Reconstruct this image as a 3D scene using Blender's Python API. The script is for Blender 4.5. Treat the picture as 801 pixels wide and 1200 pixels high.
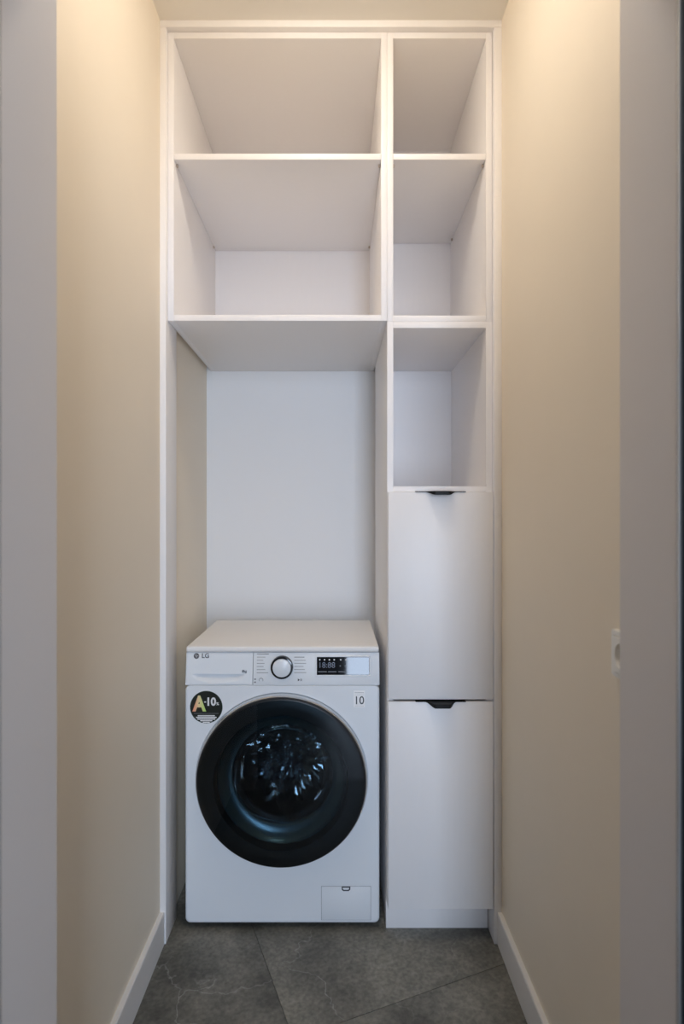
import bpy, bmesh, math, random
from mathutils import Vector, Matrix

for o in list(bpy.data.objects):
    bpy.data.objects.remove(o)
random.seed(7)
scene = bpy.context.scene
COL = scene.collection
PI = math.pi

# ------------------------------------------------------------------ camera
CAM_Z = 1.272
F_PX = 667.5
cam_d = bpy.data.cameras.new('camera')
cam = bpy.data.objects.new('camera', cam_d)
COL.objects.link(cam)
cam.location = (0, 0, CAM_Z)
cam.rotation_euler = (PI / 2, 0, 0)
cam_d.sensor_fit = 'HORIZONTAL'
cam_d.sensor_width = 36
cam_d.lens = 36 * F_PX / 801
cam_d.shift_x = 7.5 / 801
cam_d.shift_y = 5.0 / 801
cam_d.clip_start = 0.02
cam_d.dof.use_dof = True
cam_d.dof.focus_distance = 1.85
cam_d.dof.aperture_fstop = 4.5
scene.camera = cam

# ------------------------------------------------------------------ world, light, exposure
world = bpy.data.worlds.new('world')
scene.world = world
world.use_nodes = True
bg = world.node_tree.nodes['Background']
bg.inputs[0].default_value = (0.62, 0.78, 1.0, 1)
bg.inputs[1].default_value = 1.2

def area_light(name, loc, rot, sx, sy, power, color, shape='RECTANGLE', spread=180):
    l = bpy.data.lights.new(name, 'AREA')
    l.shape = shape
    l.size = sx
    if shape in ('RECTANGLE', 'ELLIPSE'):
        l.size_y = sy
    l.energy = power
    l.color = color
    l.spread = math.radians(spread)
    o = bpy.data.objects.new(name, l)
    COL.objects.link(o)
    o.location = loc
    o.rotation_euler = rot
    return o

# daylight entering through the window of the room in front of the closet
WX0, WX1, WZ0, WZ1, WY = 0.06, 0.76, 0.12, 2.35, -2.20
area_light('window_daylight', ((WX0 + WX1) / 2, WY - 0.10, (WZ0 + WZ1) / 2), (PI / 2, 0, 0),
           WX1 - WX0, WZ1 - WZ0, 95, (0.67, 0.78, 1.0))
LAMP_STRENGTH = 60.0
LAMP_COL = (1.0, 0.925, 0.82)
LAMP_X, LAMP_Y = -0.01, 1.19

vs = scene.view_settings
vs.view_transform = 'Standard'
vs.look = 'None'
vs.gamma = 1
vs.use_curve_mapping = False
vs.exposure = 0.0
scene.cycles.max_bounces = 16
scene.cycles.diffuse_bounces = 10
scene.cycles.transparent_max_bounces = 16

# ------------------------------------------------------------------ materials
def new_mat(name):
    m = bpy.data.materials.new(name)
    m.use_nodes = True
    nt = m.node_tree
    return m, nt, nt.nodes['Principled BSDF']

def mat(name, color, rough=0.5, metal=0.0, bump=0.0, bscale=200.0, var=0.0, vscale=6.0, spec=0.5, stretch=None, coat=0.0):
    m, nt, p = new_mat(name)
    N, L = nt.nodes, nt.links
    p.inputs['Base Color'].default_value = (*color, 1)
    p.inputs['Roughness'].default_value = rough
    p.inputs['Metallic'].default_value = metal
    p.inputs['Specular IOR Level'].default_value = spec
    p.inputs['Coat Weight'].default_value = coat
    geo = N.new('ShaderNodeNewGeometry')
    src = geo.outputs['Position']
    if stretch:
        mp = N.new('ShaderNodeMapping')
        mp.inputs['Scale'].default_value = stretch
        L.new(src, mp.inputs['Vector'])
        src = mp.outputs['Vector']
    if bump:
        n = N.new('ShaderNodeTexNoise')
        n.inputs['Scale'].default_value = bscale
        n.inputs['Detail'].default_value = 3
        L.new(src, n.inputs['Vector'])
        b = N.new('ShaderNodeBump')
        b.inputs['Strength'].default_value = bump
        b.inputs['Distance'].default_value = 0.001
        L.new(n.outputs['Fac'], b.inputs['Height'])
        L.new(b.outputs['Normal'], p.inputs['Normal'])
    if var:
        n2 = N.new('ShaderNodeTexNoise')
        n2.inputs['Scale'].default_value = vscale
        L.new(src, n2.inputs['Vector'])
        mx = N.new('ShaderNodeMix')
        mx.data_type = 'RGBA'
        mx.inputs[6].default_value = (*[c * (1 - var) for c in color], 1)
        mx.inputs[7].default_value = (*[min(1, c * (1 + var)) for c in color], 1)
        L.new(n2.outputs['Fac'], mx.inputs[0])
        L.new(mx.outputs[2], p.inputs['Base Color'])
    return m

def film(name, tint, gloss_rough=0.02, ior=1.5, gain=1.0):
    """thin tinted transparent sheet with a fresnel reflection"""
    m, nt, p = new_mat(name)
    N, L = nt.nodes, nt.links
    N.remove(p)
    tr = N.new('ShaderNodeBsdfTransparent'); tr.inputs[0].default_value = (*tint, 1)
    gl = N.new('ShaderNodeBsdfGlossy'); gl.inputs['Roughness'].default_value = gloss_rough
    fr = N.new('ShaderNodeFresnel'); fr.inputs[0].default_value = ior
    mul = N.new('ShaderNodeMath'); mul.operation = 'MULTIPLY'; mul.inputs[1].default_value = gain; mul.use_clamp = True
    mx = N.new('ShaderNodeMixShader')
    L.new(fr.outputs[0], mul.inputs[0]); L.new(mul.outputs[0], mx.inputs[0])
    L.new(tr.outputs[0], mx.inputs[1]); L.new(gl.outputs[0], mx.inputs[2])
    L.new(mx.outputs[0], N['Material Output'].inputs[0])
    return m

def emit(name, color, strength):
    m, nt, p = new_mat(name)
    p.inputs['Base Color'].default_value = (*color, 1)
    p.inputs['Emission Color'].default_value = (*color, 1)
    p.inputs['Emission Strength'].default_value = strength
    return m

def slate():
    m, nt, p = new_mat('slate_tile')
    N, L = nt.nodes, nt.links
    geo = N.new('ShaderNodeNewGeometry')
    info = N.new('ShaderNodeObjectInfo')
    rot = N.new('ShaderNodeMapping'); rot.inputs['Rotation'].default_value = (0, 0, math.radians(-20))
    off = N.new('ShaderNodeVectorMath'); off.operation = 'ADD'
    cmb = N.new('ShaderNodeCombineXYZ')
    sc = N.new('ShaderNodeMath'); sc.operation = 'MULTIPLY'; sc.inputs[1].default_value = 9
    L.new(info.outputs['Random'], sc.inputs[0])
    L.new(sc.outputs[0], cmb.inputs[0]); L.new(sc.outputs[0], cmb.inputs[2])
    L.new(geo.outputs['Position'], rot.inputs['Vector'])
    L.new(rot.outputs[0], off.inputs[0]); L.new(cmb.outputs[0], off.inputs[1])
    big = N.new('ShaderNodeTexNoise'); big.inputs['Scale'].default_value = 3.2; big.inputs['Detail'].default_value = 8; big.inputs['Roughness'].default_value = 0.62
    L.new(off.outputs[0], big.inputs['Vector'])
    ramp = N.new('ShaderNodeValToRGB')
    e = ramp.color_ramp.elements
    e[0].position = 0.36; e[0].color = (0.075, 0.072, 0.060, 1)
    e[1].position = 0.66; e[1].color = (0.26, 0.248, 0.21, 1)
    L.new(big.outputs['Fac'], ramp.inputs[0])
    # thin pale veins
    warp = N.new('ShaderNodeTexNoise'); warp.inputs['Scale'].default_value = 5; warp.inputs['Detail'].default_value = 5
    L.new(off.outputs[0], warp.inputs['Vector'])
    ws = N.new('ShaderNodeVectorMath'); ws.operation = 'SCALE'; ws.inputs['Scale'].default_value = 0.28
    L.new(warp.outputs['Color'], ws.inputs[0])
    wa = N.new('ShaderNodeVectorMath'); wa.operation = 'ADD'
    L.new(off.outputs[0], wa.inputs[0]); L.new(ws.outputs[0], wa.inputs[1])
    vor = N.new('ShaderNodeTexVoronoi'); vor.feature = 'DISTANCE_TO_EDGE'; vor.inputs['Scale'].default_value = 3.3
    L.new(wa.outputs[0], vor.inputs['Vector'])
    vr = N.new('ShaderNodeMapRange'); vr.inputs[1].default_value = 0.0; vr.inputs[2].default_value = 0.009; vr.inputs[3].default_value = 1; vr.inputs[4].default_value = 0
    L.new(vor.outputs['Distance'], vr.inputs[0])
    msk = N.new('ShaderNodeTexNoise'); msk.inputs['Scale'].default_value = 4.3
    L.new(off.outputs[0], msk.inputs['Vector'])
    mr = N.new('ShaderNodeMapRange'); mr.inputs[1].default_value = 0.42; mr.inputs[2].default_value = 0.68
    L.new(msk.outputs['Fac'], mr.inputs[0])
    vm = N.new('ShaderNodeMath'); vm.operation = 'MULTIPLY'
    L.new(vr.outputs[0], vm.inputs[0]); L.new(mr.outputs[0], vm.inputs[1])
    vs_ = N.new('ShaderNodeMath'); vs_.operation = 'MULTIPLY'; vs_.inputs[1].default_value = 0.55
    L.new(vm.outputs[0], vs_.inputs[0])
    mx = N.new('ShaderNodeMix'); mx.data_type = 'RGBA'
    L.new(vs_.outputs[0], mx.inputs[0]); L.new(ramp.outputs[0], mx.inputs[6])
    mx.inputs[7].default_value = (0.42, 0.42, 0.40, 1)
    # fine speckle
    fine = N.new('ShaderNodeTexNoise'); fine.inputs['Scale'].default_value = 90; fine.inputs['Detail'].default_value = 4
    L.new(off.outputs[0], fine.inputs['Vector'])
    fr = N.new('ShaderNodeMapRange'); fr.inputs[1].default_value = 0.3; fr.inputs[2].default_value = 0.7; fr.inputs[3].default_value = 0.72; fr.inputs[4].default_value = 1.26
    L.new(fine.outputs['Fac'], fr.inputs[0])
    ml = N.new('ShaderNodeMix'); ml.data_type = 'RGBA'; ml.blend_type = 'MULTIPLY'; ml.inputs[0].default_value = 1
    L.new(mx.outputs[2], ml.inputs[6]); L.new(fr.outputs[0], ml.inputs[7])
    L.new(ml.outputs[2], p.inputs['Base Color'])
    p.inputs['Roughness'].default_value = 0.5
    b = N.new('ShaderNodeBump'); b.inputs['Strength'].default_value = 0.25; b.inputs['Distance'].default_value = 0.002
    L.new(big.outputs['Fac'], b.inputs['Height']); L.new(b.outputs[0], p.inputs['Normal'])
    return m

def rainbow_print():
    m, nt, p = new_mat('rainbow_print')
    N, L = nt.nodes, nt.links
    tc = N.new('ShaderNodeTexCoord')
    sx = N.new('ShaderNodeSeparateXYZ')
    L.new(tc.outputs['Generated'], sx.inputs[0])
    r = N.new('ShaderNodeValToRGB')
    el = r.color_ramp.elements
    el[0].position = 0.1; el[0].color = (0.85, 0.33, 0.20, 1)
    el[1].position = 0.95; el[1].color = (0.50, 0.78, 0.18, 1)
    k = el.new(0.45); k.color = (0.85, 0.66, 0.35, 1)
    L.new(sx.outputs[0], r.inputs[0])
    L.new(r.outputs[0], p.inputs['Base Color'])
    return m

M = {}
M['wall'] = mat('cream_wall_paint', (0.84, 0.755, 0.625), 0.6, bump=0.08, bscale=260, var=0.012, vscale=9)
M['roomwall'] = mat('grey_room_wall_paint', (0.55, 0.54, 0.53), 0.65, bump=0.08, bscale=260)
M['jamb'] = mat('grey_jamb_paint', (0.74, 0.70, 0.68), 0.55, bump=0.05, bscale=200)
M['ceil'] = mat('white_ceiling_paint', (0.86, 0.83, 0.77), 0.7, bump=0.05, bscale=260)
M['white'] = mat('white_laminate', (0.875, 0.855, 0.85), 0.42, bump=0.10, bscale=60, stretch=(9, 9, 1.2), var=0.008, vscale=10)
M['trim'] = mat('white_trim_paint', (0.80, 0.78, 0.76), 0.4)
M['backwall'] = mat('white_back_wall_paint', (0.88, 0.88, 0.88), 0.6, bump=0.06, bscale=240)
M['slate'] = slate()
M['grout'] = mat('dark_grout', (0.055, 0.050, 0.043), 0.9)
M['woodfloor'] = mat('dark_room_floor', (0.10, 0.085, 0.075), 0.4, var=0.25, vscale=8, stretch=(8, 1, 1))
M['black'] = mat('black_anodised_metal', (0.008, 0.008, 0.009), 0.5, spec=0.25)
M['rubber'] = mat('black_rubber', (0.012, 0.013, 0.016), 0.6)
M['navy'] = mat('dark_blue_grey_lacquer', (0.018, 0.028, 0.036), 0.6, spec=0.2)
M['alu'] = mat('brushed_aluminium', (0.62, 0.64, 0.65), 0.35, metal=0.6)
M['enamel'] = mat('white_enamel', (0.79, 0.82, 0.85), 0.28, coat=0.2)
M['lid'] = mat('white_matt_lid', (0.88, 0.86, 0.84), 0.5, bump=0.06, bscale=900)
M['plastic'] = mat('white_plastic', (0.79, 0.82, 0.85), 0.32)
M['hatchline'] = mat('grey_seam_plastic', (0.35, 0.36, 0.38), 0.5)
M['chrome'] = mat('soft_chrome', (0.66, 0.68, 0.70), 0.22, metal=0.9)
M['darkchrome'] = mat('dark_chrome', (0.10, 0.155, 0.18), 0.27, metal=0.9)
M['glossblack'] = mat('gloss_black_plastic', (0.006, 0.006, 0.007), 0.12)
M['doorblack'] = mat('black_door_plastic', (0.004, 0.004, 0.005), 0.4)
M['display'] = mat('black_display_glass', (0.006, 0.007, 0.009), 0.04)
M['tint'] = film('smoked_door_glass', (0.42, 0.50, 0.54), 0.01, 1.45, 0.7)
M['bowl'] = film('clear_bowl_glass', (0.80, 0.85, 0.87), 0.01, 1.45, 0.4)
M['steel'] = mat('drum_steel', (0.055, 0.057, 0.06), 0.45, metal=0.8, bump=0.6, bscale=120)
M['gasket'] = mat('grey_gasket_rubber', (0.05, 0.055, 0.06), 0.5)
M['bagfilm'] = film('clear_plastic_film', (0.90, 0.93, 0.95), 0.13, 1.5, 7.0)
M['print'] = mat('grey_print', (0.20, 0.21, 0.23), 0.5)
M['darkprint'] = mat('dark_print', (0.05, 0.05, 0.06), 0.5)
M['emblem'] = mat('grey_emblem', (0.10, 0.10, 0.11), 0.4)
M['whiteprint'] = mat('white_print', (0.80, 0.81, 0.82), 0.5)
M['dimprint'] = mat('blue_grey_display_print', (0.16, 0.19, 0.25), 0.5)
M['sticker'] = mat('black_sticker', (0.008, 0.012, 0.009), 0.3)
M['stickerrim'] = mat('dark_green_sticker_rim', (0.02, 0.05, 0.03), 0.35)
M['stickerwhite'] = mat('white_sticker', (0.97, 0.97, 0.97), 0.4)
M['faintprint'] = mat('faint_grey_print', (0.36, 0.37, 0.39), 0.5)
M['rainbow'] = rainbow_print()
M['socket'] = mat('white_socket_plastic', (0.84, 0.82, 0.77), 0.3)
M['brass'] = mat('contact_brass', (0.65, 0.52, 0.28), 0.35, metal=0.9)
M['pin'] = mat('clear_beige_pin_plastic', (0.58, 0.49, 0.41), 0.4)
M['lens'] = emit('lit_opal_glass', LAMP_COL, LAMP_STRENGTH)
M['pane'] = film('window_pane_glass', (0.96, 0.98, 0.98), 0.0, 1.45)

# ------------------------------------------------------------------ object helpers
WORLD_LOC = {}

def obj(name, bm, material, parent=None, smooth=False, label=None):
    me = bpy.data.meshes.new(name)
    bm.normal_update()
    bm.to_mesh(me)
    bm.free()
    return mesh_obj(name, me, material, parent, smooth, label)

def mesh_obj(name, me, material, parent=None, smooth=False, label=None):
    xs = [v.co for v in me.vertices]
    c = Vector([(min(v[i] for v in xs) + max(v[i] for v in xs)) / 2 for i in range(3)])
    me.transform(Matrix.Translation(-c))
    me.materials.append(material)
    o = bpy.data.objects.new(name, me)
    COL.objects.link(o)
    if smooth:
        for p in me.polygons:
            p.use_smooth = True
        if smooth != 'all':
            sharp_by_angle(me, 35)
    WORLD_LOC[o] = c.copy()
    if parent:
        o.parent = parent
        o.location = c - WORLD_LOC[parent]
    else:
        o.location = c
    if label:
        o['label'] = label
    return o

def sharp_by_angle(me, deg):
    bm = bmesh.new(); bm.from_mesh(me)
    t = math.radians(deg)
    for e in bm.edges:
        if len(e.link_faces) == 2:
            e.smooth = e.calc_face_angle(0) < t
    bm.to_mesh(me); bm.free()

def tag(o, label, cat, group=None):
    o['label'] = label
    o['category'] = cat
    if group:
        o['group'] = group
    return o

def thing(name, loc, label, cat, group=None):
    o = bpy.data.objects.new(name, None)
    o.empty_display_size = 0.05
    COL.objects.link(o)
    o.location = loc
    WORLD_LOC[o] = Vector(loc)
    return tag(o, label, cat, group)

def struct(o, label=None):
    o['kind'] = 'structure'
    if label:
        o['label'] = label
    return o

def bbox(x0, x1, y0, y1, z0, z1, bev=0.0, seg=2, bm=None):
    own = bmesh.new()
    vs_ = [own.verts.new((x, y, z)) for z in (z0, z1) for y in (y0, y1) for x in (x0, x1)]
    for f in ((0, 2, 3, 1), (4, 5, 7, 6), (0, 1, 5, 4), (2, 6, 7, 3), (0, 4, 6, 2), (1, 3, 7, 5)):
        own.faces.new([vs_[i] for i in f])
    if bev:
        bmesh.ops.bevel(own, geom=own.edges[:], offset=bev, segments=seg, profile=0.5, affect='EDGES')
    if bm is None:
        return own
    me = bpy.data.meshes.new('tmp'); own.to_mesh(me); own.free()
    bm.from_mesh(me); bpy.data.meshes.remove(me)
    return bm

def box(name, x0, x1, y0, y1, z0, z1, material, parent=None, bev=0.0, label=None):
    return obj(name, bbox(x0, x1, y0, y1, z0, z1, bev), material, parent, smooth=bool(bev), label=label)

def lathe(profile, cx, cz, n=96, closed=False, bm=None):
    """revolve (radius, y) pairs about the axis parallel to Y through (cx, cz)"""
    bm = bm or bmesh.new()
    rings = []
    for r, y in profile:
        if r < 1e-6:
            rings.append([bm.verts.new((cx, y, cz))])
        else:
            rings.append([bm.verts.new((cx + r * math.cos(2 * PI * i / n), y, cz + r * math.sin(2 * PI * i / n))) for i in range(n)])
    pairs = list(zip(rings[:-1], rings[1:]))
    if closed:
        pairs.append((rings[-1], rings[0]))
    for a, b in pairs:
        for i in range(n):
            j = (i + 1) % n
            if len(a) == 1 and len(b) == 1:
                continue
            if len(a) == 1:
                bm.faces.new((a[0], b[i], b[j]))
            elif len(b) == 1:
                bm.faces.new((a[i], b[0], a[j]))
            else:
                bm.faces.new((a[i], b[i], b[j], a[j]))
    bmesh.ops.recalc_face_normals(bm, faces=bm.faces[:])
    return bm

def text_mesh(s, size, offset=0.0, extrude=0.0004, align='CENTER', spacing=1.0):
    cu = bpy.data.curves.new('t', 'FONT')
    cu.body = s
    cu.size = size
    cu.offset = offset
    cu.extrude = extrude
    cu.align_x = align
    cu.align_y = 'CENTER'
    cu.space_character = spacing
    cu.resolution_u = 4
    to = bpy.data.objects.new('t', cu)
    COL.objects.link(to)
    dg = bpy.context.evaluated_depsgraph_get()
    me = bpy.data.meshes.new_from_object(to.evaluated_get(dg))
    bpy.data.objects.remove(to)
    bpy.data.curves.remove(cu)
    return me

def lettering(name, s, size, x, y, z, material, parent, offset=0.0, align='CENTER', shear=None, spacing=1.0, sx=1.0):
    me = text_mesh(s, size, offset, 0.0004, align, spacing)
    me.transform(Matrix.Translation((x, y, z)) @ Matrix.Rotation(PI / 2, 4, 'X') @ Matrix.Diagonal((sx, 1, 1, 1)))
    if shear:
        for v in me.vertices:
            v.co.y += shear(v.co.z) - shear(z)
    return mesh_obj(name, me, material, parent)

# ------------------------------------------------------------------ layout numbers
XL, XR = -0.522, 0.494           # corridor walls
CEIL = 2.747
YF = 1.693                       # front plane of doors and trim
YK = 1.711                       # carcass front
YB = 2.309                       # back wall
JY0, JY1 = 0.680, 0.816          # doorway partition
JXL, JXR = -0.3993, 0.407        # doorway opening
LINTEL = 2.09
RX0, RX1, RY0 = -2.1, 2.3, -2.2  # room in front of the closet

# ------------------------------------------------------------------ floor with separate slate tiles
floor = struct(box('floor', XL - 0.10, XR + 0.10, JY0, YB + 0.1, -0.06, -0.002, M['grout']), 'dark slate tile floor of the utility closet')

def clip(poly, x0, x1, y0, y1):
    def cut(p, inside, inter):
        out = []
        for i in range(len(p)):
            a, b = p[i], p[(i + 1) % len(p)]
            if inside(a):
                out.append(a)
                if not inside(b):
                    out.append(inter(a, b))
            elif inside(b):
                out.append(inter(a, b))
        return out
    def ix(v):
        return lambda a, b: (v, a[1] + (b[1] - a[1]) * (v - a[0]) / (b[0] - a[0]))
    def iy(v):
        return lambda a, b: (a[0] + (b[0] - a[0]) * (v - a[1]) / (b[1] - a[1]), v)
    for ins, it in ((lambda p: p[0] >= x0, ix(x0)), (lambda p: p[0] <= x1, ix(x1)),
                    (lambda p: p[1] >= y0, iy(y0)), (lambda p: p[1] <= y1, iy(y1))):
        if not poly:
            return []
        poly = cut(poly, ins, it)
    return poly

AL = math.radians(22)
ca, sa = math.cos(AL), math.sin(AL)
V2 = -sa * 0.286 + ca * 1.541          # long joint seen in front of the cabinet
U1 = ca * -0.1788 + sa * 1.5737        # short joint seen in front of the machine
TW, TH, GAP = 1.2, 0.6, 0.0008
for r in range(-4, 4):
    for c in range(-3, 4):
        u0 = U1 + c * TW + (r % 3) * TW / 3
        v0 = V2 + r * TH
        poly = [(u0 + GAP, v0 + GAP), (u0 + TW - GAP, v0 + GAP), (u0 + TW - GAP, v0 + TH - GAP), (u0 + GAP, v0 + TH - GAP)]
        poly = [(ca * u - sa * v, sa * u + ca * v) for u, v in poly]
        poly = clip(poly, XL, XR, JY0, YB)
        if len(poly) < 3:
            continue
        bm = bmesh.new()
        top = [bm.verts.new((x, y, 0.0)) for x, y in poly]
        bot = [bm.verts.new((x, y, -0.008)) for x, y in poly]
        bm.faces.new(top)
        bm.faces.new(bot[::-1])
        for i in range(len(poly)):
            j = (i + 1) % len(poly)
            bm.faces.new((bot[i], bot[j], top[j], top[i]))
        bmesh.ops.recalc_face_normals(bm, faces=bm.faces[:])
        obj('tile', bm, M['slate'], floor)

# ------------------------------------------------------------------ closet shell
struct(box('wall_left', XL - 0.10, XL, JY1, YB, 0, CEIL, M['wall']), 'cream painted wall left of the washing machine')
struct(box('wall_right', XR, XR + 0.10, JY1, YB, 0, CEIL, M['wall']), 'cream painted wall right of the tall cabinet')
struct(box('wall_back', XL - 0.10, XR + 0.10, YB, YB + 0.10, 0, CEIL, M['backwall']), 'white wall behind the washing machine')
struct(box('ceiling', XL - 0.10, XR + 0.10, JY1, YB + 0.10, CEIL, CEIL + 0.08, M['ceil']), 'cream white closet ceiling')

# doorway partition: two piers and the lintel
bm = bbox(RX0, JXL, JY0, JY1, 0, CEIL)
bbox(JXR, RX1, JY0, JY1, 0, CEIL, bm=bm)
bbox(JXL, JXR, JY0, JY1, LINTEL, CEIL, bm=bm)
struct(obj('wall_doorway', bm, M['jamb']), 'grey painted doorway wall framing the closet')

# door frame on the room side of the opening (aluminium edge, dark gasket, dark casing)
frame = bpy.data.objects.new('door_1', None)
COL.objects.link(frame); WORLD_LOC[frame] = Vector((0, 0.65, 0)); frame.location = (0, 0.65, 0)
struct(frame, 'dark doorway frame with an aluminium edge strip')
for s, xe in ((-1, JXL), (1, JXR)):
    xa, xb = sorted((xe, xe + s * 0.012))
    box('edge_strip', xa - 0.0008, xb + 0.0008, JY0 - 0.0070, JY0 - 0.0025, 0.0, LINTEL, M['alu'], frame)
    box('gasket', xa, xb, JY0 - 0.0025, JY0, 0.0, LINTEL, M['rubber'], frame)
    xa, xb = sorted((xe + s * 0.0005, xe + s * 0.075))
    box('casing', xa, xb, JY0 - 0.045, JY0 - 0.0070, 0.0, LINTEL + 0.07, M['navy'], frame, bev=0.002)
box('casing', JXL - 0.0005, JXR + 0.0005, JY0 - 0.045, JY0 - 0.0070, LINTEL + 0.001, LINTEL + 0.07, M['navy'], frame, bev=0.002)

# room in front of the closet
struct(box('floor_room', RX0 - 0.1, RX1 + 0.1, RY0 - 0.1, JY0, -0.06, 0.0, M['woodfloor']), 'dark floor of the room before the closet')
struct(box('ceiling_room', RX0 - 0.1, RX1 + 0.1, RY0 - 0.1, JY1, CEIL, CEIL + 0.08, M['ceil']), 'white ceiling of the room before the closet')
struct(box('wall_room_left', RX0 - 0.1, RX0, RY0, JY1, 0, CEIL, M['roomwall']), 'grey side wall of the room before the closet')
struct(box('wall_room_right', RX1, RX1 + 0.1, RY0, JY1, 0, CEIL, M['roomwall']), 'grey side wall of the room before the closet')
bm = bbox(RX0, WX0, RY0 - 0.1, RY0, 0, CEIL)
bbox(WX1, RX1, RY0 - 0.1, RY0, 0, CEIL, bm=bm)
bbox(WX0, WX1, RY0 - 0.1, RY0, 0, WZ0, bm=bm)
bbox(WX0, WX1, RY0 - 0.1, RY0, WZ1, CEIL, bm=bm)
struct(obj('wall_room_window', bm, M['roomwall']), 'grey wall with the daylight window opposite the closet')
win = bpy.data.objects.new('window_1', None)
COL.objects.link(win); WORLD_LOC[win] = Vector(((WX0 + WX1) / 2, RY0, WZ0)); win.location = WORLD_LOC[win]
struct(win, 'tall white framed window opposite the closet')
wy0, wy1 = RY0 - 0.08, RY0 - 0.03
bm = bbox(WX0, WX0 + 0.05, wy0, wy1, WZ0, WZ1)
bbox(WX1 - 0.05, WX1, wy0, wy1, WZ0, WZ1, bm=bm)
bbox(WX0 + 0.05, WX1 - 0.05, wy0, wy1, WZ0, WZ0 + 0.05, bm=bm)
bbox(WX0 + 0.05, WX1 - 0.05, wy0, wy1, WZ1 - 0.05, WZ1, bm=bm)
obj('window_frame', bm, M['trim'], win)
box('pane', WX0 + 0.05, WX1 - 0.05, RY0 - 0.057, RY0 - 0.053, WZ0 + 0.05, WZ1 - 0.05, M['pane'], win)
box('window_sill', WX0 - 0.04, WX1 + 0.04, RY0 - 0.03, RY0 + 0.06, WZ0 - 0.03, WZ0, M['trim'], win, bev=0.004)

# baseboards
def baseboard(name, xw, s, label):
    prof = [(0, 0), (0.0135, 0), (0.0135, 0.0925), (0.0115, 0.0955), (0, 0.0955)]
    bm = bmesh.new()
    a = [bm.verts.new((xw + s * px, JY1, pz)) for px, pz in prof]
    b = [bm.verts.new((xw + s * px, YF, pz)) for px, pz in prof]
    bm.faces.new(a); bm.faces.new(b[::-1])
    for i in range(5):
        j = (i + 1) % 5
        bm.faces.new((a[i], b[i], b[j], a[j]))
    bmesh.ops.recalc_face_normals(bm, faces=bm.faces[:])
    struct(obj(name, bm, M['trim']), label)
baseboard('baseboard_left', XL, 1, 'white baseboard along the left cream wall')
baseboard('baseboard_right', XR, -1, 'white baseboard along the right cream wall')

# filler boards round the built-in
struct(box('trim_1', XL, -0.504, YF, YF + 0.112, 0, CEIL - 0.021, M['white'], bev=0.0008), 'white filler board between left wall and shelves')
struct(box('trim_2', 0.471, XR, YF, YF + 0.112, 0, CEIL - 0.021, M['white'], bev=0.0008), 'white filler board between right wall and tall cabinet')
struct(box('trim_3', XL, XR, YF, YF + 0.10, CEIL - 0.0205, CEIL, M['white'], bev=0.0008), 'white filler board between ceiling and shelf units')

# ------------------------------------------------------------------ shelf units
T = 0.018
EB = 0.0007

def pins(parent, x0, x1, y0, y1, z):
    """little support pins under the two ends of a shelf"""
    for x, s in ((x0, 1), (x1, -1)):
        for y in (y0 + 0.022, y1 - 0.05):
            xa, xb = sorted((x, x + s * 0.006))
            box('shelf_pin', xa, xb, y, y + 0.008, z - 0.008, z, M['pin'], parent, bev=0.0015)

def open_unit(name, xo0, xo1, z0, z1, yb, shelf_z, label, btm=T):
    t = thing(name, ((xo0 + xo1) / 2, (YK + yb) / 2, z0), label, 'shelf unit', None)
    box('side_panel', xo0, xo0 + T, YK, yb, z0, z1, M['white'], t, EB)
    box('side_panel', xo1 - T, xo1, YK, yb, z0, z1, M['white'], t, EB)
    box('top_panel', xo0 + T, xo1 - T, YK, yb, z1 - T, z1, M['white'], t, EB)
    box('bottom_panel', xo0 + T, xo1 - T, YK, yb, z0, z0 + btm, M['white'], t, EB)
    box('shelf', xo0 + T + 0.0005, xo1 - T - 0.0005, YK + 0.001, yb - 0.006, shelf_z - T, shelf_z, M['white'], t, EB)
    box('back_panel', xo0 + T, xo1 - T, yb - 0.004, yb - 0.0005, z0 + btm, z1 - T, M['white'], t)
    pins(t, xo0 + T, xo1 - T, YK, yb, shelf_z - T)
    return t

ZT = CEIL - 0.0215
open_unit('open_shelf_unit', -0.5035, 0.1547, 1.859, ZT, YB - 0.001, 2.362,
          'wide white open shelf unit mounted above the washing machine')
open_unit('open_shelf_unit', 0.155, 0.4695, 1.857, ZT, 2.245, 2.362,
          'narrow white open shelf unit standing on the tall cabinet')

# ------------------------------------------------------------------ tall cabinet
cab = thing('tall_cabinet', (0.312, 1.97, 0), 'tall white cabinet with two doors and an open cubby beside washing machine', 'cabinet')
cx0, cx1, cyb = 0.155, 0.4695, 2.228
CT = 1.8565
for xa in (cx0, cx1 - T):
    side = [(YK, 0.1035), (YK, CT), (cyb, CT), (cyb, 0.0), (YK + 0.0665, 0.0), (YK + 0.0665, 0.1035)]
    bm = bmesh.new()
    a = [bm.verts.new((xa, y, z)) for y, z in side]
    b = [bm.verts.new((xa + T, y, z)) for y, z in side]
    bm.faces.new(a); bm.faces.new(b[::-1])
    for i in range(6):
        bm.faces.new((a[i], b[i], b[(i + 1) % 6], a[(i + 1) % 6]))
    bmesh.ops.recalc_face_normals(bm, faces=bm.faces[:])
    obj('side_panel', bm, M['white'], cab)
box('top_panel', cx0 + T, cx1 - T, YK, cyb, CT - T - 0.001, CT, M['white'], cab, EB)
box('cubby_floor', cx0 + T, cx1 - T, YK, cyb, 1.344, 1.362, M['white'], cab, EB)
box('bottom_panel', cx0 + T, cx1 - T, YK, cyb, 0.104, 0.122, M['white'], cab, EB)
box('back_panel', cx0 + T, cx1 - T, cyb - 0.004, cyb - 0.0005, 0.122, CT - T, M['white'], cab)
box('plinth', cx0 + 0.0005, cx1 + 0.0, 1.7595, YK + 0.066, 0.0, 0.1035, M['white'], cab, EB)

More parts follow.
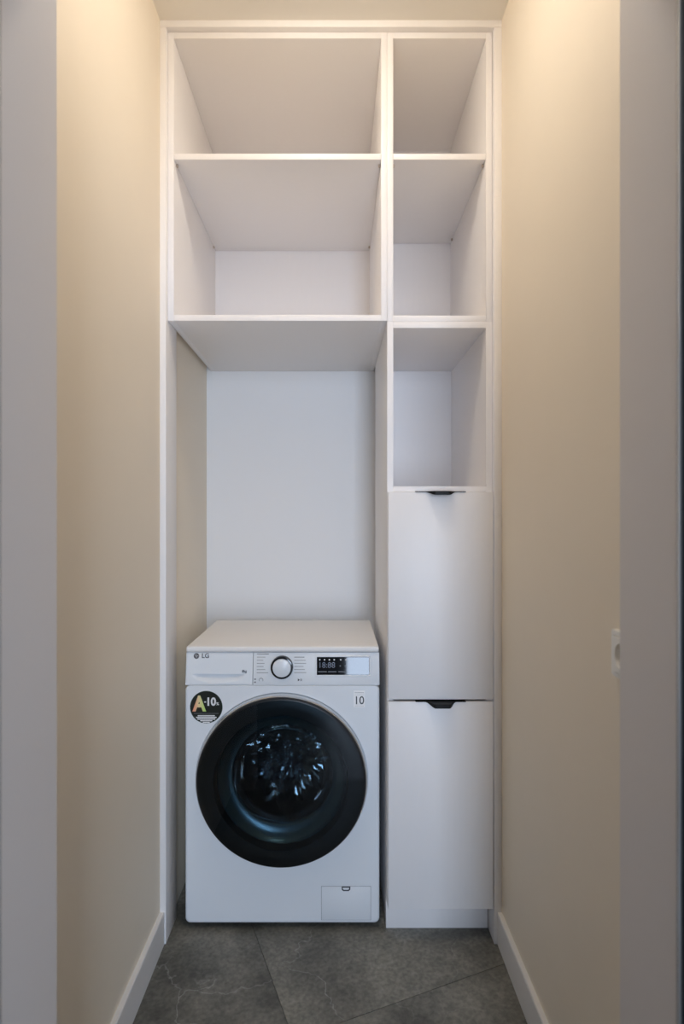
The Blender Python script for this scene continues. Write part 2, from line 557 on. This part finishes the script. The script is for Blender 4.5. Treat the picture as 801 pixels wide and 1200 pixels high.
def edge_pull(xc, ztop, parent):
    """black edge pull: thin plate on the door edge that swells out into a lip"""
    n = 40
    hw = 0.0745
    bm = bmesh.new()
    rows = []
    for i in range(n + 1):
        u = -1 + 2 * i / n
        a = abs(u)
        k = 0.0 if a > 0.62 else (1.0 if a < 0.26 else 0.5 + 0.5 * math.cos(PI * (a - 0.26) / 0.36))
        p = 0.0022 + 0.0300 * k
        d = 0.0022 + 0.0095 * k
        x = xc + u * hw
        pts = [(YF + 0.012, 0.0), (YF - p + 0.002, 0.0), (YF - p, -0.002), (YF - p, -d), (YF - p + 0.0016, -d),
               (YF - p + 0.0016 if p > 0.004 else YF - 0.0005, -0.0018), (YF + 0.012, -0.0018)]
        rows.append([bm.verts.new((x, y, ztop + z)) for y, z in pts])
    m = len(rows[0])
    for a, b in zip(rows[:-1], rows[1:]):
        for i in range(m):
            j = (i + 1) % m
            bm.faces.new((a[i], a[j], b[j], b[i]))
    bm.faces.new(rows[0]); bm.faces.new(rows[-1][::-1])
    bmesh.ops.recalc_face_normals(bm, faces=bm.faces[:])
    obj('handle', bm, M['black'], parent, smooth=True, label='black metal edge pull handle')

DX0, DX1 = 0.1565, 0.4682
for zb, zt in ((0.7276, 1.3440), (0.1045, 0.7205)):
    d = box('door', DX0, DX1, YF, YF + T - 0.0005, zb, zt, M['white'], cab, bev=0.0008)
    edge_pull(0.312, zt + 0.0021, d)

# ------------------------------------------------------------------ washing machine
YM = 1.756
MX0, MX1 = -0.464, 0.1355
MXC = (MX0 + MX1) / 2
wm = thing('washing_machine', (MXC, 1.98, 0), 'white front loading washing machine with a big black round door', 'washing machine')
DCX, DCZ = -0.1655, 0.463
FZ0, FZ1 = 0.016, 0.7502
PZ0, PZ1 = 0.7510, 0.8490

def round_rect_ray(hx, hz, r, ang, cxo, czo):
    """distance from (cxo,czo) along ang to a rounded rectangle centred on 0"""
    dx, dz = math.cos(ang), math.sin(ang)
    lo, hi = 0.0, 2.0
    def inside(t):
        x, z = abs(cxo + dx * t), abs(czo + dz * t)
        if x > hx or z > hz:
            return False
        if x > hx - r and z > hz - r:
            return (x - hx + r) ** 2 + (z - hz + r) ** 2 <= r * r
        return True
    for _ in range(40):
        mid = (lo + hi) / 2
        if inside(mid):
            lo = mid
        else:
            hi = mid
    return cxo + dx * lo, czo + dz * lo

def front_plate():
    hx, hz = (MX1 - MX0) / 2, (FZ1 - FZ0) / 2
    cx, cz = MXC, (FZ0 + FZ1) / 2
    ox, oz = DCX - cx, DCZ - cz
    # sampling angles, denser near the corners
    angs = set(2 * PI * i / 120 for i in range(120))
    for sx in (-1, 1):
        for sz in (-1, 1):
            a0 = math.atan2(sz * hz - oz, sx * hx - ox)
            for k in range(-16, 17):
                angs.add((a0 + k * 0.004) % (2 * PI))
    angs = sorted(angs)
    loops = []
    bm = bmesh.new()
    R = 0.016
    for inset, y in ((0.0, YM + 0.05), (0.0, YM + 0.008), (0.0010, YM + 0.004), (0.0035, YM + 0.0012), (0.008, YM), (0.009, YM)):
        lp = []
        for a in angs:
            x, z = round_rect_ray(hx - inset, hz - inset * 0.6, max(0.004, R - inset * 0.6), a, ox, oz - inset * 0.4)
            lp.append(bm.verts.new((cx + x, y, cz + inset * 0.4 + z)))
        loops.append(lp)
    for r, y in ((0.2675, YM), (0.2665, YM), (0.2655, YM + 0.001), (0.262, YM + 0.008), (0.225, YM + 0.008), (0.22, YM + 0.03)):
        loops.append([bm.verts.new((DCX + r * math.cos(a), y, DCZ + r * math.sin(a))) for a in angs])
    n = len(angs)
    for a, b in zip(loops[:-1], loops[1:]):
        for i in range(n):
            j = (i + 1) % n
            bm.faces.new((a[i], a[j], b[j], b[i]))
    bmesh.ops.recalc_face_normals(bm, faces=bm.faces[:])
    return bm

obj('front_panel', front_plate(), M['enamel'], wm, smooth=True)
# sheet-metal casing, open towards the front panel
bm = bbox(MX0 + 0.001, MX0 + 0.004, YM + 0.045, 2.205, 0.028, 0.85)
bbox(MX1 - 0.004, MX1 - 0.001, YM + 0.045, 2.205, 0.028, 0.85, bm=bm)
bbox(MX0 + 0.004, MX1 - 0.004, 2.20, 2.205, 0.028, 0.85, bm=bm)
bbox(MX0 + 0.004, MX1 - 0.004, YM + 0.045, 2.20, 0.028, 0.032, bm=bm)
obj('casing', bm, M['enamel'], wm)
obj('base', bbox(MX0 + 0.006, MX1 - 0.006, YM + 0.012, 2.19, 0.008, 0.030, 0.006), M['rubber'], wm, smooth=True, label='black base frame')
for fx in (MX0 + 0.06, MX1 - 0.06):
    for fy in (YM + 0.05, 2.14):
        bm = bmesh.new()
        bmesh.ops.create_cone(bm, cap_ends=True, segments=20, radius1=0.022, radius2=0.018, depth=0.009, matrix=Matrix.Translation((fx, fy, 0.0045)))
        obj('foot', bm, M['rubber'], wm, label='black rubber foot')
# lid
obj('lid', bbox(MX0 + 0.001, MX1 - 0.001, YM + 0.008, 2.212, 0.8505, 0.869, 0.006, 3), M['lid'], wm, smooth=True)

# control panel, leaning back a little
TILT = math.tan(math.radians(7.5))
def lean(z):
    return (z - PZ0) * TILT
def lean_bm(bm):
    for v in bm.verts:
        v.co.y += lean(v.co.z)
    return bm
DRX = -0.2555                     # seam between drawer and panel
cp = obj('control_panel', lean_bm(bbox(DRX + 0.0006, MX1, YM, YM + 0.03, PZ0, PZ1, 0.0018, 2)), M['plastic'], wm, smooth=True)

# detergent drawer with a scooped grip
def drawer():
    x0, x1 = MX0, DRX - 0.0006
    sx0, sx1, st, sb = -0.442, -0.282, 0.7835, 0.7575
    nx = 64
    zs = [PZ0, PZ0 + 0.001, PZ0 + 0.0025, PZ0 + 0.0045]
    k = 14
    zs += [sb + (st - sb) * i / k for i in range(k + 1)]
    zs += [st + 0.0012, PZ1 - 0.014, PZ1 - 0.004, PZ1 - 0.0015, PZ1]
    edge = {0: 0.004, 1: 0.0018, 2: 0.0006}
    xs = [x0, x0 + 0.001, x0 + 0.0028, x0 + 0.006] + [x0 + 0.006 + (x1 - x0 - 0.0085) * i / nx for i in range(1, nx + 1)] + [x1 - 0.001, x1]
    bm = bmesh.new()
    grid = []
    for iz, z in enumerate(zs):
        row = []
        for ixx, x in enumerate(xs):
            d = 0.0
            if sx0 < x < sx1 and z <= st + 1e-9:
                u = (x - sx0) / (sx1 - sx0)
                depthx = min(1.0, math.sin(PI * min(1, max(0, u))) * 2.2)
                low = st - (st - sb) * math.sqrt(max(0.0, 1 - (abs(2 * u - 1)) ** 2.6))
                if z > low:
                    f = (z - low) / max(1e-6, st - low)
                    d = 0.016 * depthx * f ** 1.3
            e = max(edge.get(ixx, 0), {len(xs) - 1: 0.0012}.get(ixx, 0))
            e = max(e, edge.get(iz, 0) * 0.5, {len(zs) - 1: 0.004, len(zs) - 2: 0.0012}.get(iz, 0))
            row.append(bm.verts.new((x, YM + d + e, z)))
        grid.append(row)
    for a, b in zip(grid[:-1], grid[1:]):
        for i in range(len(xs) - 1):
            bm.faces.new((a[i], a[i + 1], b[i + 1], b[i]))
    # returns to the back so that the drawer has depth
    rim = [grid[0][i] for i in range(len(xs))] + [r[-1] for r in grid[1:]] + [grid[-1][i] for i in range(len(xs) - 2, -1, -1)] + [r[0] for r in grid[-2:0:-1]]
    back = [bm.verts.new((v.co.x, YM + 0.035, v.co.z)) for v in rim]
    for i in range(len(rim)):
        j = (i + 1) % len(rim)
        bm.faces.new((rim[i], back[i], back[j], rim[j]))
    bm.faces.new(back)
    bmesh.ops.recalc_face_normals(bm, faces=bm.faces[:])
    return lean_bm(bm)
dr = obj('detergent_drawer', drawer(), M['plastic'], wm, smooth=True)

def px_m(x, y):                    # photo measure on the machine front -> metres in the front plane
    return (x - 393) / 380.1, CAM_Z - (y - 605) / 380.1

def yl(z):
    return YM + lean(z)

def disc(name, x, z, r, thick, material, parent, n=40, label=None, y=None):
    y = yl(z) if y is None else y
    prof = [(0, y - thick), (r - 0.0004, y - thick), (r, y - thick + 0.0004), (r, y + 0.0005)]
    bm = lathe(prof, x, z, n)
    for v in bm.verts:
        v.co.y += lean(v.co.z) - lean(z)
    return obj(name, bm, material, parent, smooth=True, label=label)

def strip(name, x0, x1, z0, z1, material, parent, thick=0.0005, y=None):
    yy = yl((z0 + z1) / 2) if y is None else y
    return box(name, x0, x1, yy - thick, yy + 0.0008, z0, z1, material, parent)

# emblem and lettering on the drawer
ex, ez = px_m(229.0, 769.8)
em = disc('emblem', ex, ez, 0.0085, 0.0006, M['emblem'], dr, 32)
for nm, xa, xb, za, zb in (('emblem_mark', -0.0008, 0.0003, -0.0035, 0.0040), ('emblem_mark', -0.0008, 0.0022, -0.0035, -0.0025),
                           ('emblem_mark', -0.0042, -0.0026, 0.0016, 0.0032), ('emblem_mark', 0.0030, 0.0062, 0.0004, 0.0013)):
    box(nm, ex + xa, ex + xb, yl(ez + (za + zb) / 2) - 0.0009, yl(ez) + 0.0005, ez + za, ez + zb, M['stickerwhite'], dr)
lettering('brand_lettering', 'LG', 0.0195, px_m(236.8, 0)[0] + 0.0075, yl(ez) - 0.0005, ez + 0.0003, M['emblem'], dr, offset=0.0004, shear=lean)
kx, kz = px_m(285.8, 787.2)
lettering('capacity_lettering', '8kg', 0.0105, kx, yl(kz) - 0.0005, kz, M['darkprint'], dr, offset=0.0002, shear=lean)

# programme lists: printed lines, too small to read
def print_rows(xa, ya, widths, pitch, align_right=False):
    for i, w in enumerate(widths):
        x, z = px_m(xa, ya + i * pitch)
        h = 0.0020 if i else 0.0028
        if align_right:
            strip('programme_print', x - w / 380, x, z - h / 2, z + h / 2, M['faintprint'], cp, 0.0003)
        else:
            strip('programme_print', x, x + w / 380, z - h / 2, z + h / 2, M['faintprint'], cp, 0.0003)
print_rows(300.3, 767.6, [14, 10, 7.5, 9, 8, 10, 13.5], 3.55)
print_rows(344.3, 771.2, [12, 13.5, 14, 11, 12.5, 14.2], 3.5)
# button icons
ix, iz = px_m(305.6, 797.2)
obj('power_icon', lathe([(0.0052, yl(iz) - 0.0004), (0.0066, yl(iz) - 0.0004), (0.0066, yl(iz) + 0.001), (0.0052, yl(iz) + 0.001)], ix, iz, 28, True), M['print'], cp)
ix, iz = px_m(298.6, 797.5)
strip('indicator_print', ix - 0.0028, ix + 0.0028, iz + 0.0015, iz + 0.0055, M['print'], cp, 0.0003)
strip('indicator_print', ix - 0.0028, ix + 0.0028, iz - 0.0075, iz - 0.0035, M['print'], cp, 0.0003)
ix, iz = px_m(350.6, 797.0)
bm = bmesh.new()
tri = [(-0.005, 0.004), (-0.005, -0.004), (0.0012, 0.0)]
a = [bm.verts.new((ix + x, yl(iz) - 0.0005, iz + z)) for x, z in tri]
b = [bm.verts.new((ix + x, yl(iz) + 0.001, iz + z)) for x, z in tri]
bm.faces.new(a); bm.faces.new(b[::-1])
for i in range(3):
    bm.faces.new((a[i], b[i], b[(i + 1) % 3], a[(i + 1) % 3]))
bmesh.ops.recalc_face_normals(bm, faces=bm.faces[:])
obj('start_icon', bm, M['darkprint'], cp)
for k in (0.003, 0.006):
    strip('pause_icon', ix + k, ix + k + 0.0014, iz - 0.0035, iz + 0.0035, M['darkprint'], cp)
# flat plinth of the dial
px0, pz0 = px_m(329.5, 790)
# dial
dx_, dz_ = -0.1655, 0.8055
y0 = yl(dz_)
obj('dial_ring', lathe([(0.0345, y0 + 0.004), (0.0345, y0 - 0.012), (0.0335, y0 - 0.014), (0.0295, y0 - 0.0145), (0.0285, y0 - 0.013), (0.0285, y0)], dx_, dz_, 72), M['glossblack'], cp, smooth=True, label='gloss black ring of the programme dial')
obj('dial_face', lathe([(0, y0 - 0.0158), (0.0265, y0 - 0.0158), (0.0278, y0 - 0.0150), (0.0282, y0 - 0.013), (0.0282, y0 - 0.002)], dx_, dz_, 72), M['plastic'], cp, smooth=True, label='white face of the programme dial')

# display
dxa, dza = px_m(371.0, 771.0)
dxb, dzb = px_m(432.5, 791.2)
dsp = obj('display', lean_bm(bbox(dxa, dxb, YM - 0.0012, YM + 0.004, dzb, dza, 0.0006, 1)), M['display'], cp, label='glossy black display window')
# raised white rim round the display
def rim_frame():
    bm = bmesh.new()
    loops = []
    for g, y in ((0.0002, YM + 0.001), (0.0006, YM - 0.0022), (0.0030, YM - 0.0026), (0.0055, YM - 0.0012), (0.0065, YM + 0.001)):
        lp = []
        for (cx, cz, a0) in ((dxb, dza, 0), (dxa, dza, 90), (dxa, dzb, 180), (dxb, dzb, 270)):
            for k in range(5):
                a = math.radians(a0 + k * 22.5)
                lp.append(bm.verts.new((cx + g * math.cos(a), y, cz + g * math.sin(a))))
        loops.append(lp)
    n = len(loops[0])
    for a, b in zip(loops[:-1], loops[1:]):
        for i in range(n):
            j = (i + 1) % n
            bm.faces.new((a[i], a[j], b[j], b[i]))
    bmesh.ops.recalc_face_normals(bm, faces=bm.faces[:])
    return lean_bm(bm)
obj('display_rim', rim_frame(), M['plastic'], cp, smooth=True)
def dlet(s, size, px, py, material, nm='display_digits', off=0.0):
    x, z = px_m(px, py)
    return lettering(nm, s, size, x, yl(z) - 0.0013, z, material, cp, offset=off, shear=lean)
dlet('18:88', 0.0240, 382.5, 780.3, M['dimprint'])
for k, pxx in enumerate((374.4, 380.0, 385.7, 391.3, 399.0, 405.4)):
    x, z = px_m(pxx, 774.0)
    disc('display_icon', x, z, 0.0024, 0.0004, M['whiteprint'], cp, 12, y=yl(z) - 0.0012)
for pxx in (398.5, 404.5):
    x, z = px_m(pxx, 781.0)
    disc('display_icon', x, z, 0.0021, 0.0004, M['print'], cp, 12, y=yl(z) - 0.0012)
for xa, xb in ((372.5, 382.5), (384.2, 394.0), (396.2, 404.0)):
    xA, z = px_m(xa, 787.6); xB, _ = px_m(xb, 787.6)
    strip('display_print', xA, xB, z - 0.0014, z + 0.0014, M['print'], cp, 0.0004, y=yl(z) - 0.0012)

# stickers on the front panel
sx_, sz_ = px_m(241.6, 828.6)
st = obj('energy_sticker', lathe([(0, YM - 0.0004), (0.0495, YM - 0.0004), (0.0500, YM + 0.0006)], sx_, sz_, 64), M['sticker'], wm, label='round black energy class sticker')
obj('sticker_rim', lathe([(0.0482, YM - 0.0006), (0.0500, YM - 0.0006), (0.0500, YM + 0.0004), (0.0482, YM + 0.0004)], sx_, sz_, 64, True), M['stickerrim'], st)
ax, az = px_m(233.6, 825.4)
lettering('sticker_letter', 'A', 0.0640, ax - 0.0005, YM - 0.0006, az, M['rainbow'], st, offset=0.0026, sx=0.84)
ax, az = px_m(247.0, 822.6)
box('sticker_figure', px_m(239.2, 0)[0], px_m(241.4, 0)[0], YM - 0.0010, YM, az - 0.0015, az + 0.0018, M['whiteprint'], st)
lettering('sticker_figure', '10', 0.0340, ax, YM - 0.0006, az, M['whiteprint'], st, offset=0.0012, sx=0.92)
ax, az = px_m(254.9, 824.8)
lettering('sticker_figure', '%', 0.0120, ax, YM - 0.0006, az, M['whiteprint'], st, offset=0.0003)
for i, w in enumerate((29, 20, 24, 21, 14, 8)):
    cxp = 241.6
    xA, z = px_m(cxp - w / 2, 836.0 + (i * 2.15 if i == 0 else 0.7 + i * 1.95))
    xB, _ = px_m(cxp + w / 2, 0)
    h = 0.0006 if i == 0 else 0.0017
    box('sticker_print', xA, xB, YM - 0.0008, YM + 0.0002, z - h, z + h, M['print'] if i == 0 else M['whiteprint'], st)
tx0, tz1 = px_m(414.2, 809.2)
tx1, tz0 = px_m(427.2, 828.6)
ws_ = box('warranty_sticker', tx0, tx1, YM - 0.0005, YM + 0.0005, tz0, tz1, M['stickerwhite'], wm, label='small white sticker reading 10')
lettering('sticker_figure', '10', 0.0350, (tx0 + tx1) / 2 - 0.0005, YM - 0.0007, tz0 + 0.0200, M['darkprint'], ws_, offset=0.0002, sx=0.92)
box('sticker_print', tx0 + 0.003, tx1 - 0.003, YM - 0.0007, YM, tz1 - 0.0072, tz1 - 0.0060, M['print'], ws_)
box('sticker_print', tx0 + 0.002, tx1 - 0.002, YM - 0.0007, YM, tz1 - 0.0132, tz1 - 0.0125, M['faintprint'], ws_)
box('sticker_print', tx0 + 0.003, tx1 - 0.003, YM - 0.0007, YM, tz0 + 0.0030, tz0 + 0.0037, M['faintprint'], ws_)

# drain filter hatch
hx0, hz1 = px_m(376.6, 1038.8)
hx1, hz0 = px_m(434.0, 1077.6)
box('hatch_seam', hx0 - 0.0012, hx1 + 0.0012, YM - 0.0004, YM + 0.001, hz0 - 0.0012, hz1 + 0.0012, M['hatchline'], wm)
ht = box('filter_hatch', hx0, hx1, YM - 0.0016, YM + 0.001, hz0, hz1, M['enamel'], wm, bev=0.001)
lx0, lz1 = px_m(400.0, 1038.8)
lx1, lz0 = px_m(410.3, 1043.6)
bm = bmesh.new()
pts = [(lx0, lz1), (lx1, lz1), (lx1 - 0.0005, lz0 + 0.004), (lx1 - 0.005, lz0), (lx0 + 0.005, lz0), (lx0 + 0.0005, lz0 + 0.004)]
def prism(pts, y0, y1):
    bm = bmesh.new()
    a = [bm.verts.new((x, y0, z)) for x, z in pts]
    b = [bm.verts.new((x, y1, z)) for x, z in pts]
    bm.faces.new(a); bm.faces.new(b[::-1])
    for i in range(len(pts)):
        j = (i + 1) % len(pts)
        bm.faces.new((a[i], b[i], b[j], a[j]))
    bmesh.ops.recalc_face_normals(bm, faces=bm.faces[:])
    return bm
obj('latch', prism(pts, YM - 0.0022, YM), M['darkprint'], ht, label='dark latch slot of the hatch')
cxl, czl = (lx0 + lx1) / 2, (lz0 + lz1) / 2
obj('latch_tab', prism([(cxl + (x - cxl) * 0.72, czl + (z - czl) * 0.5 + 0.001) for x, z in pts], YM - 0.0030, YM), M['plastic'], ht)

# porthole door
RD = 0.2585
FD = YM - 0.034
door = obj('door_rim', lathe([(0.2635, YM + 0.006), (0.2635, YM - 0.014), (0.2615, YM - 0.020), (0.2585, YM - 0.022), (0.2585, YM - 0.004), (0.255, YM + 0.006)], DCX, DCZ, 128, True), M['chrome'], wm, smooth=True, label='silver outer rim of the porthole door')
obj('door_bezel', lathe([(RD, YM + 0.002), (RD, FD + 0.010), (RD - 0.002, FD + 0.005), (RD - 0.006, FD + 0.0025), (0.222, FD + 0.003), (0.205, FD + 0.004), (0.200, YM + 0.000), (0.205, YM + 0.002)], DCX, DCZ, 128, True), M['doorblack'], door, smooth=True, label='black ring of the porthole door')
prof = [(0, FD - 0.004)] + [(r, FD - 0.004 + 0.0045 * (r / 0.252) ** 2) for r in (0.04, 0.08, 0.12, 0.16, 0.2, 0.23, 0.252)]
obj('door_glass', lathe(prof, DCX, DCZ, 128), M['tint'], door, smooth='all', label='smoked glass cover of the porthole door')
prof = [(0.207, YM - 0.020), (0.204, YM - 0.008), (0.198, YM + 0.004), (0.190, YM + 0.014), (0.180, YM + 0.022), (0.168, YM + 0.027),
        (0.160, YM + 0.028), (0.157, YM + 0.031), (0.157, YM + 0.048), (0.206, YM + 0.048), (0.210, YM - 0.010)]
obj('bowl_ring', lathe(prof, DCX, DCZ, 128, True), M['darkchrome'], door, smooth=True, label='shiny concave ring around the glass bowl')
prof = [(0.156, YM + 0.030), (0.154, YM + 0.05), (0.144, YM + 0.09), (0.115, YM + 0.115), (0.06, YM + 0.125), (0, YM + 0.127)]
obj('glass_bowl', lathe(prof, DCX, DCZ, 96), M['bowl'], door, smooth='all')
obj('gasket', lathe([(0.224, YM + 0.02), (0.205, YM + 0.048), (0.19, YM + 0.06), (0.175, YM + 0.075), (0.18, YM + 0.10), (0.225, YM + 0.10)], DCX, DCZ, 96), M['gasket'], wm, smooth=True, label='dark grey rubber door gasket')
drum = obj('drum', lathe([(0.182, YM + 0.102), (0.195, YM + 0.108), (0.242, YM + 0.125), (0.248, YM + 0.14), (0.248, YM + 0.385), (0.235, YM + 0.40), (0.10, YM + 0.395), (0.06, YM + 0.385), (0, YM + 0.385)], DCX, DCZ, 96), M['steel'], wm, smooth=True, label='dark perforated steel drum')
for k in range(3):
    a0 = math.radians(90 + 120 * k)
    bm = bmesh.new()
    sec = []
    for y in (YM + 0.15, YM + 0.17, YM + 0.34, YM + 0.365):
        hgt = 0.045 if YM + 0.16 < y < YM + 0.35 else 0.01
        ring = []
        for da, rr in ((-0.16, 0.2475), (-0.06, 0.2475 - hgt), (0.06, 0.2475 - hgt), (0.16, 0.2475)):
            ring.append(bm.verts.new((DCX + rr * math.cos(a0 + da), y, DCZ + rr * math.sin(a0 + da))))
        sec.append(ring)
    for a, b in zip(sec[:-1], sec[1:]):
        for i in range(3):
            bm.faces.new((a[i], a[i + 1], b[i + 1], b[i]))
    bm.faces.new(sec[0]); bm.faces.new(sec[-1][::-1])
    bmesh.ops.recalc_face_normals(bm, faces=bm.faces[:])
    obj('drum_paddle', bm, M['gasket'], drum, smooth=True)

# crumpled plastic bag in the drum
bm = bmesh.new()
bmesh.ops.create_icosphere(bm, subdivisions=5, radius=1.0)
from mathutils import noise
for v in bm.verts:
    p = v.co.copy()
    n1 = noise.noise(p * 2.3 + Vector((3, 1, 7)))
    n2 = abs(noise.noise(p * 4.5 + Vector((1, 8, 2))))
    n3 = abs(noise.noise(p * 11.0 + Vector((5, 5, 5))))
    k = 1 + 0.38 * n1 - 0.50 * n2 - 0.22 * n3
    v.co = Vector((p.x * 0.150 * k, p.y * 0.085 * k, p.z * 0.145 * k)) + Vector((DCX, YM + 0.24, DCZ + 0.01))
# pull the lower folds down to the drum floor
zs_ = sorted(v.co.z for v in bm.verts)
zlo, zhi = zs_[0], zs_[-1]
for v in bm.verts:
    f = 1 - (v.co.z - zlo) / (zhi - zlo)
    v.co.z += (DCZ - 0.2465 - zlo) * f * f
bag = obj('plastic_bag', bm, M['bagfilm'])
tag(bag, 'crumpled clear plastic bag lying inside the washing machine drum', 'plastic bag')

# ------------------------------------------------------------------ wall socket on the right wall
def wall_socket(yc, zc):
    t = thing('wall_socket', (XR, yc, zc - 0.041), 'white wall socket with a round recess on the right cream wall', 'socket')
    h = 0.041
    n = 64
    # square plate with a round opening, facing -X
    def loop(bm, fn, depth):
        return [bm.verts.new((XR - depth, yc + fn(2 * PI * i / n)[0], zc + fn(2 * PI * i / n)[1])) for i in range(n)]
    def sq(hs, r):
        def f(a):
            lo, hi = 0, 1
            dx, dz = math.cos(a), math.sin(a)
            for _ in range(30):
                m = (lo + hi) / 2
                x, z = abs(dx * m), abs(dz * m)
                ins = x <= hs and z <= hs and not (x > hs - r and z > hs - r and (x - hs + r) ** 2 + (z - hs + r) ** 2 > r * r)
                lo, hi = (m, hi) if ins else (lo, m)
            return dx * lo, dz * lo
        return f
    def circ(r):
        return lambda a: (r * math.cos(a), r * math.sin(a))
    def skin(loops, bm):
        for a, b in zip(loops[:-1], loops[1:]):
            for i in range(n):
                j = (i + 1) % n
                bm.faces.new((a[i], a[j], b[j], b[i]))
        bmesh.ops.recalc_face_normals(bm, faces=bm.faces[:])
        return bm
    bm = bmesh.new()
    obj('frame', skin([loop(bm, sq(h, .004), 0), loop(bm, sq(h, .004), .007), loop(bm, sq(h - .0015, .004), .009), loop(bm, sq(h - .009, .003), .0095), loop(bm, sq(h - .0095, .003), .006)], bm), M['socket'], t, smooth=True)
    bm = bmesh.new()
    obj('cover', skin([loop(bm, sq(h - .010, .003), .004), loop(bm, sq(h - .010, .003), .0105), loop(bm, sq(h - .011, .003), .0115), loop(bm, circ(.0225), .0118), loop(bm, circ(.0215), .0105), loop(bm, circ(.0200), -.006), loop(bm, circ(.001), -.006)], bm), M['socket'], t, smooth=True)
    for s in (-1, 1):
        box('earth_clip', XR - 0.008, XR + 0.004, yc - 0.003, yc + 0.003, zc + s * 0.0188 - 0.0012, zc + s * 0.0188 + 0.0012, M['brass'], t)
        bm = bmesh.new()
        bmesh.ops.create_cone(bm, cap_ends=True, segments=16, radius1=0.0027, radius2=0.0027, depth=0.001,
                              matrix=Matrix.Translation((XR + 0.0052, yc + s * 0.0095, zc)) @ Matrix.Rotation(PI / 2, 4, 'Y'))
        obj('pin_hole', bm, M['rubber'], t)
    return t
wall_socket(0.963, 1.034)

# ------------------------------------------------------------------ opal ceiling lamp (out of frame, it lights the closet)
def lathe_z(profile, cx, cy, n=48, closed=False):
    bm = lathe(profile, 0, 0, n, closed)
    for v in bm.verts:
        x, y, z = v.co
        v.co = (cx + x, cy + z, y)
    bmesh.ops.recalc_face_normals(bm, faces=bm.faces[:])
    return bm
dl = thing('ceiling_lamp', (LAMP_X, LAMP_Y, CEIL), 'round opal glass lamp on the closet ceiling', 'lamp')
obj('lamp_base', lathe_z([(0, CEIL), (0.085, CEIL), (0.085, CEIL - 0.012), (0.080, CEIL - 0.015), (0, CEIL - 0.015)], LAMP_X, LAMP_Y), M['trim'], dl, smooth=True)
dome = [(0.078, CEIL - 0.0151), (0.082, CEIL - 0.022)]
for k in range(1, 9):
    a = PI / 2 * k / 8
    dome.append((0.082 * math.cos(a) if k < 8 else 0.0, CEIL - 0.022 - 0.042 * math.sin(a)))
obj('lamp_shade', lathe_z(dome, LAMP_X, LAMP_Y), M['lens'], dl, smooth='all')
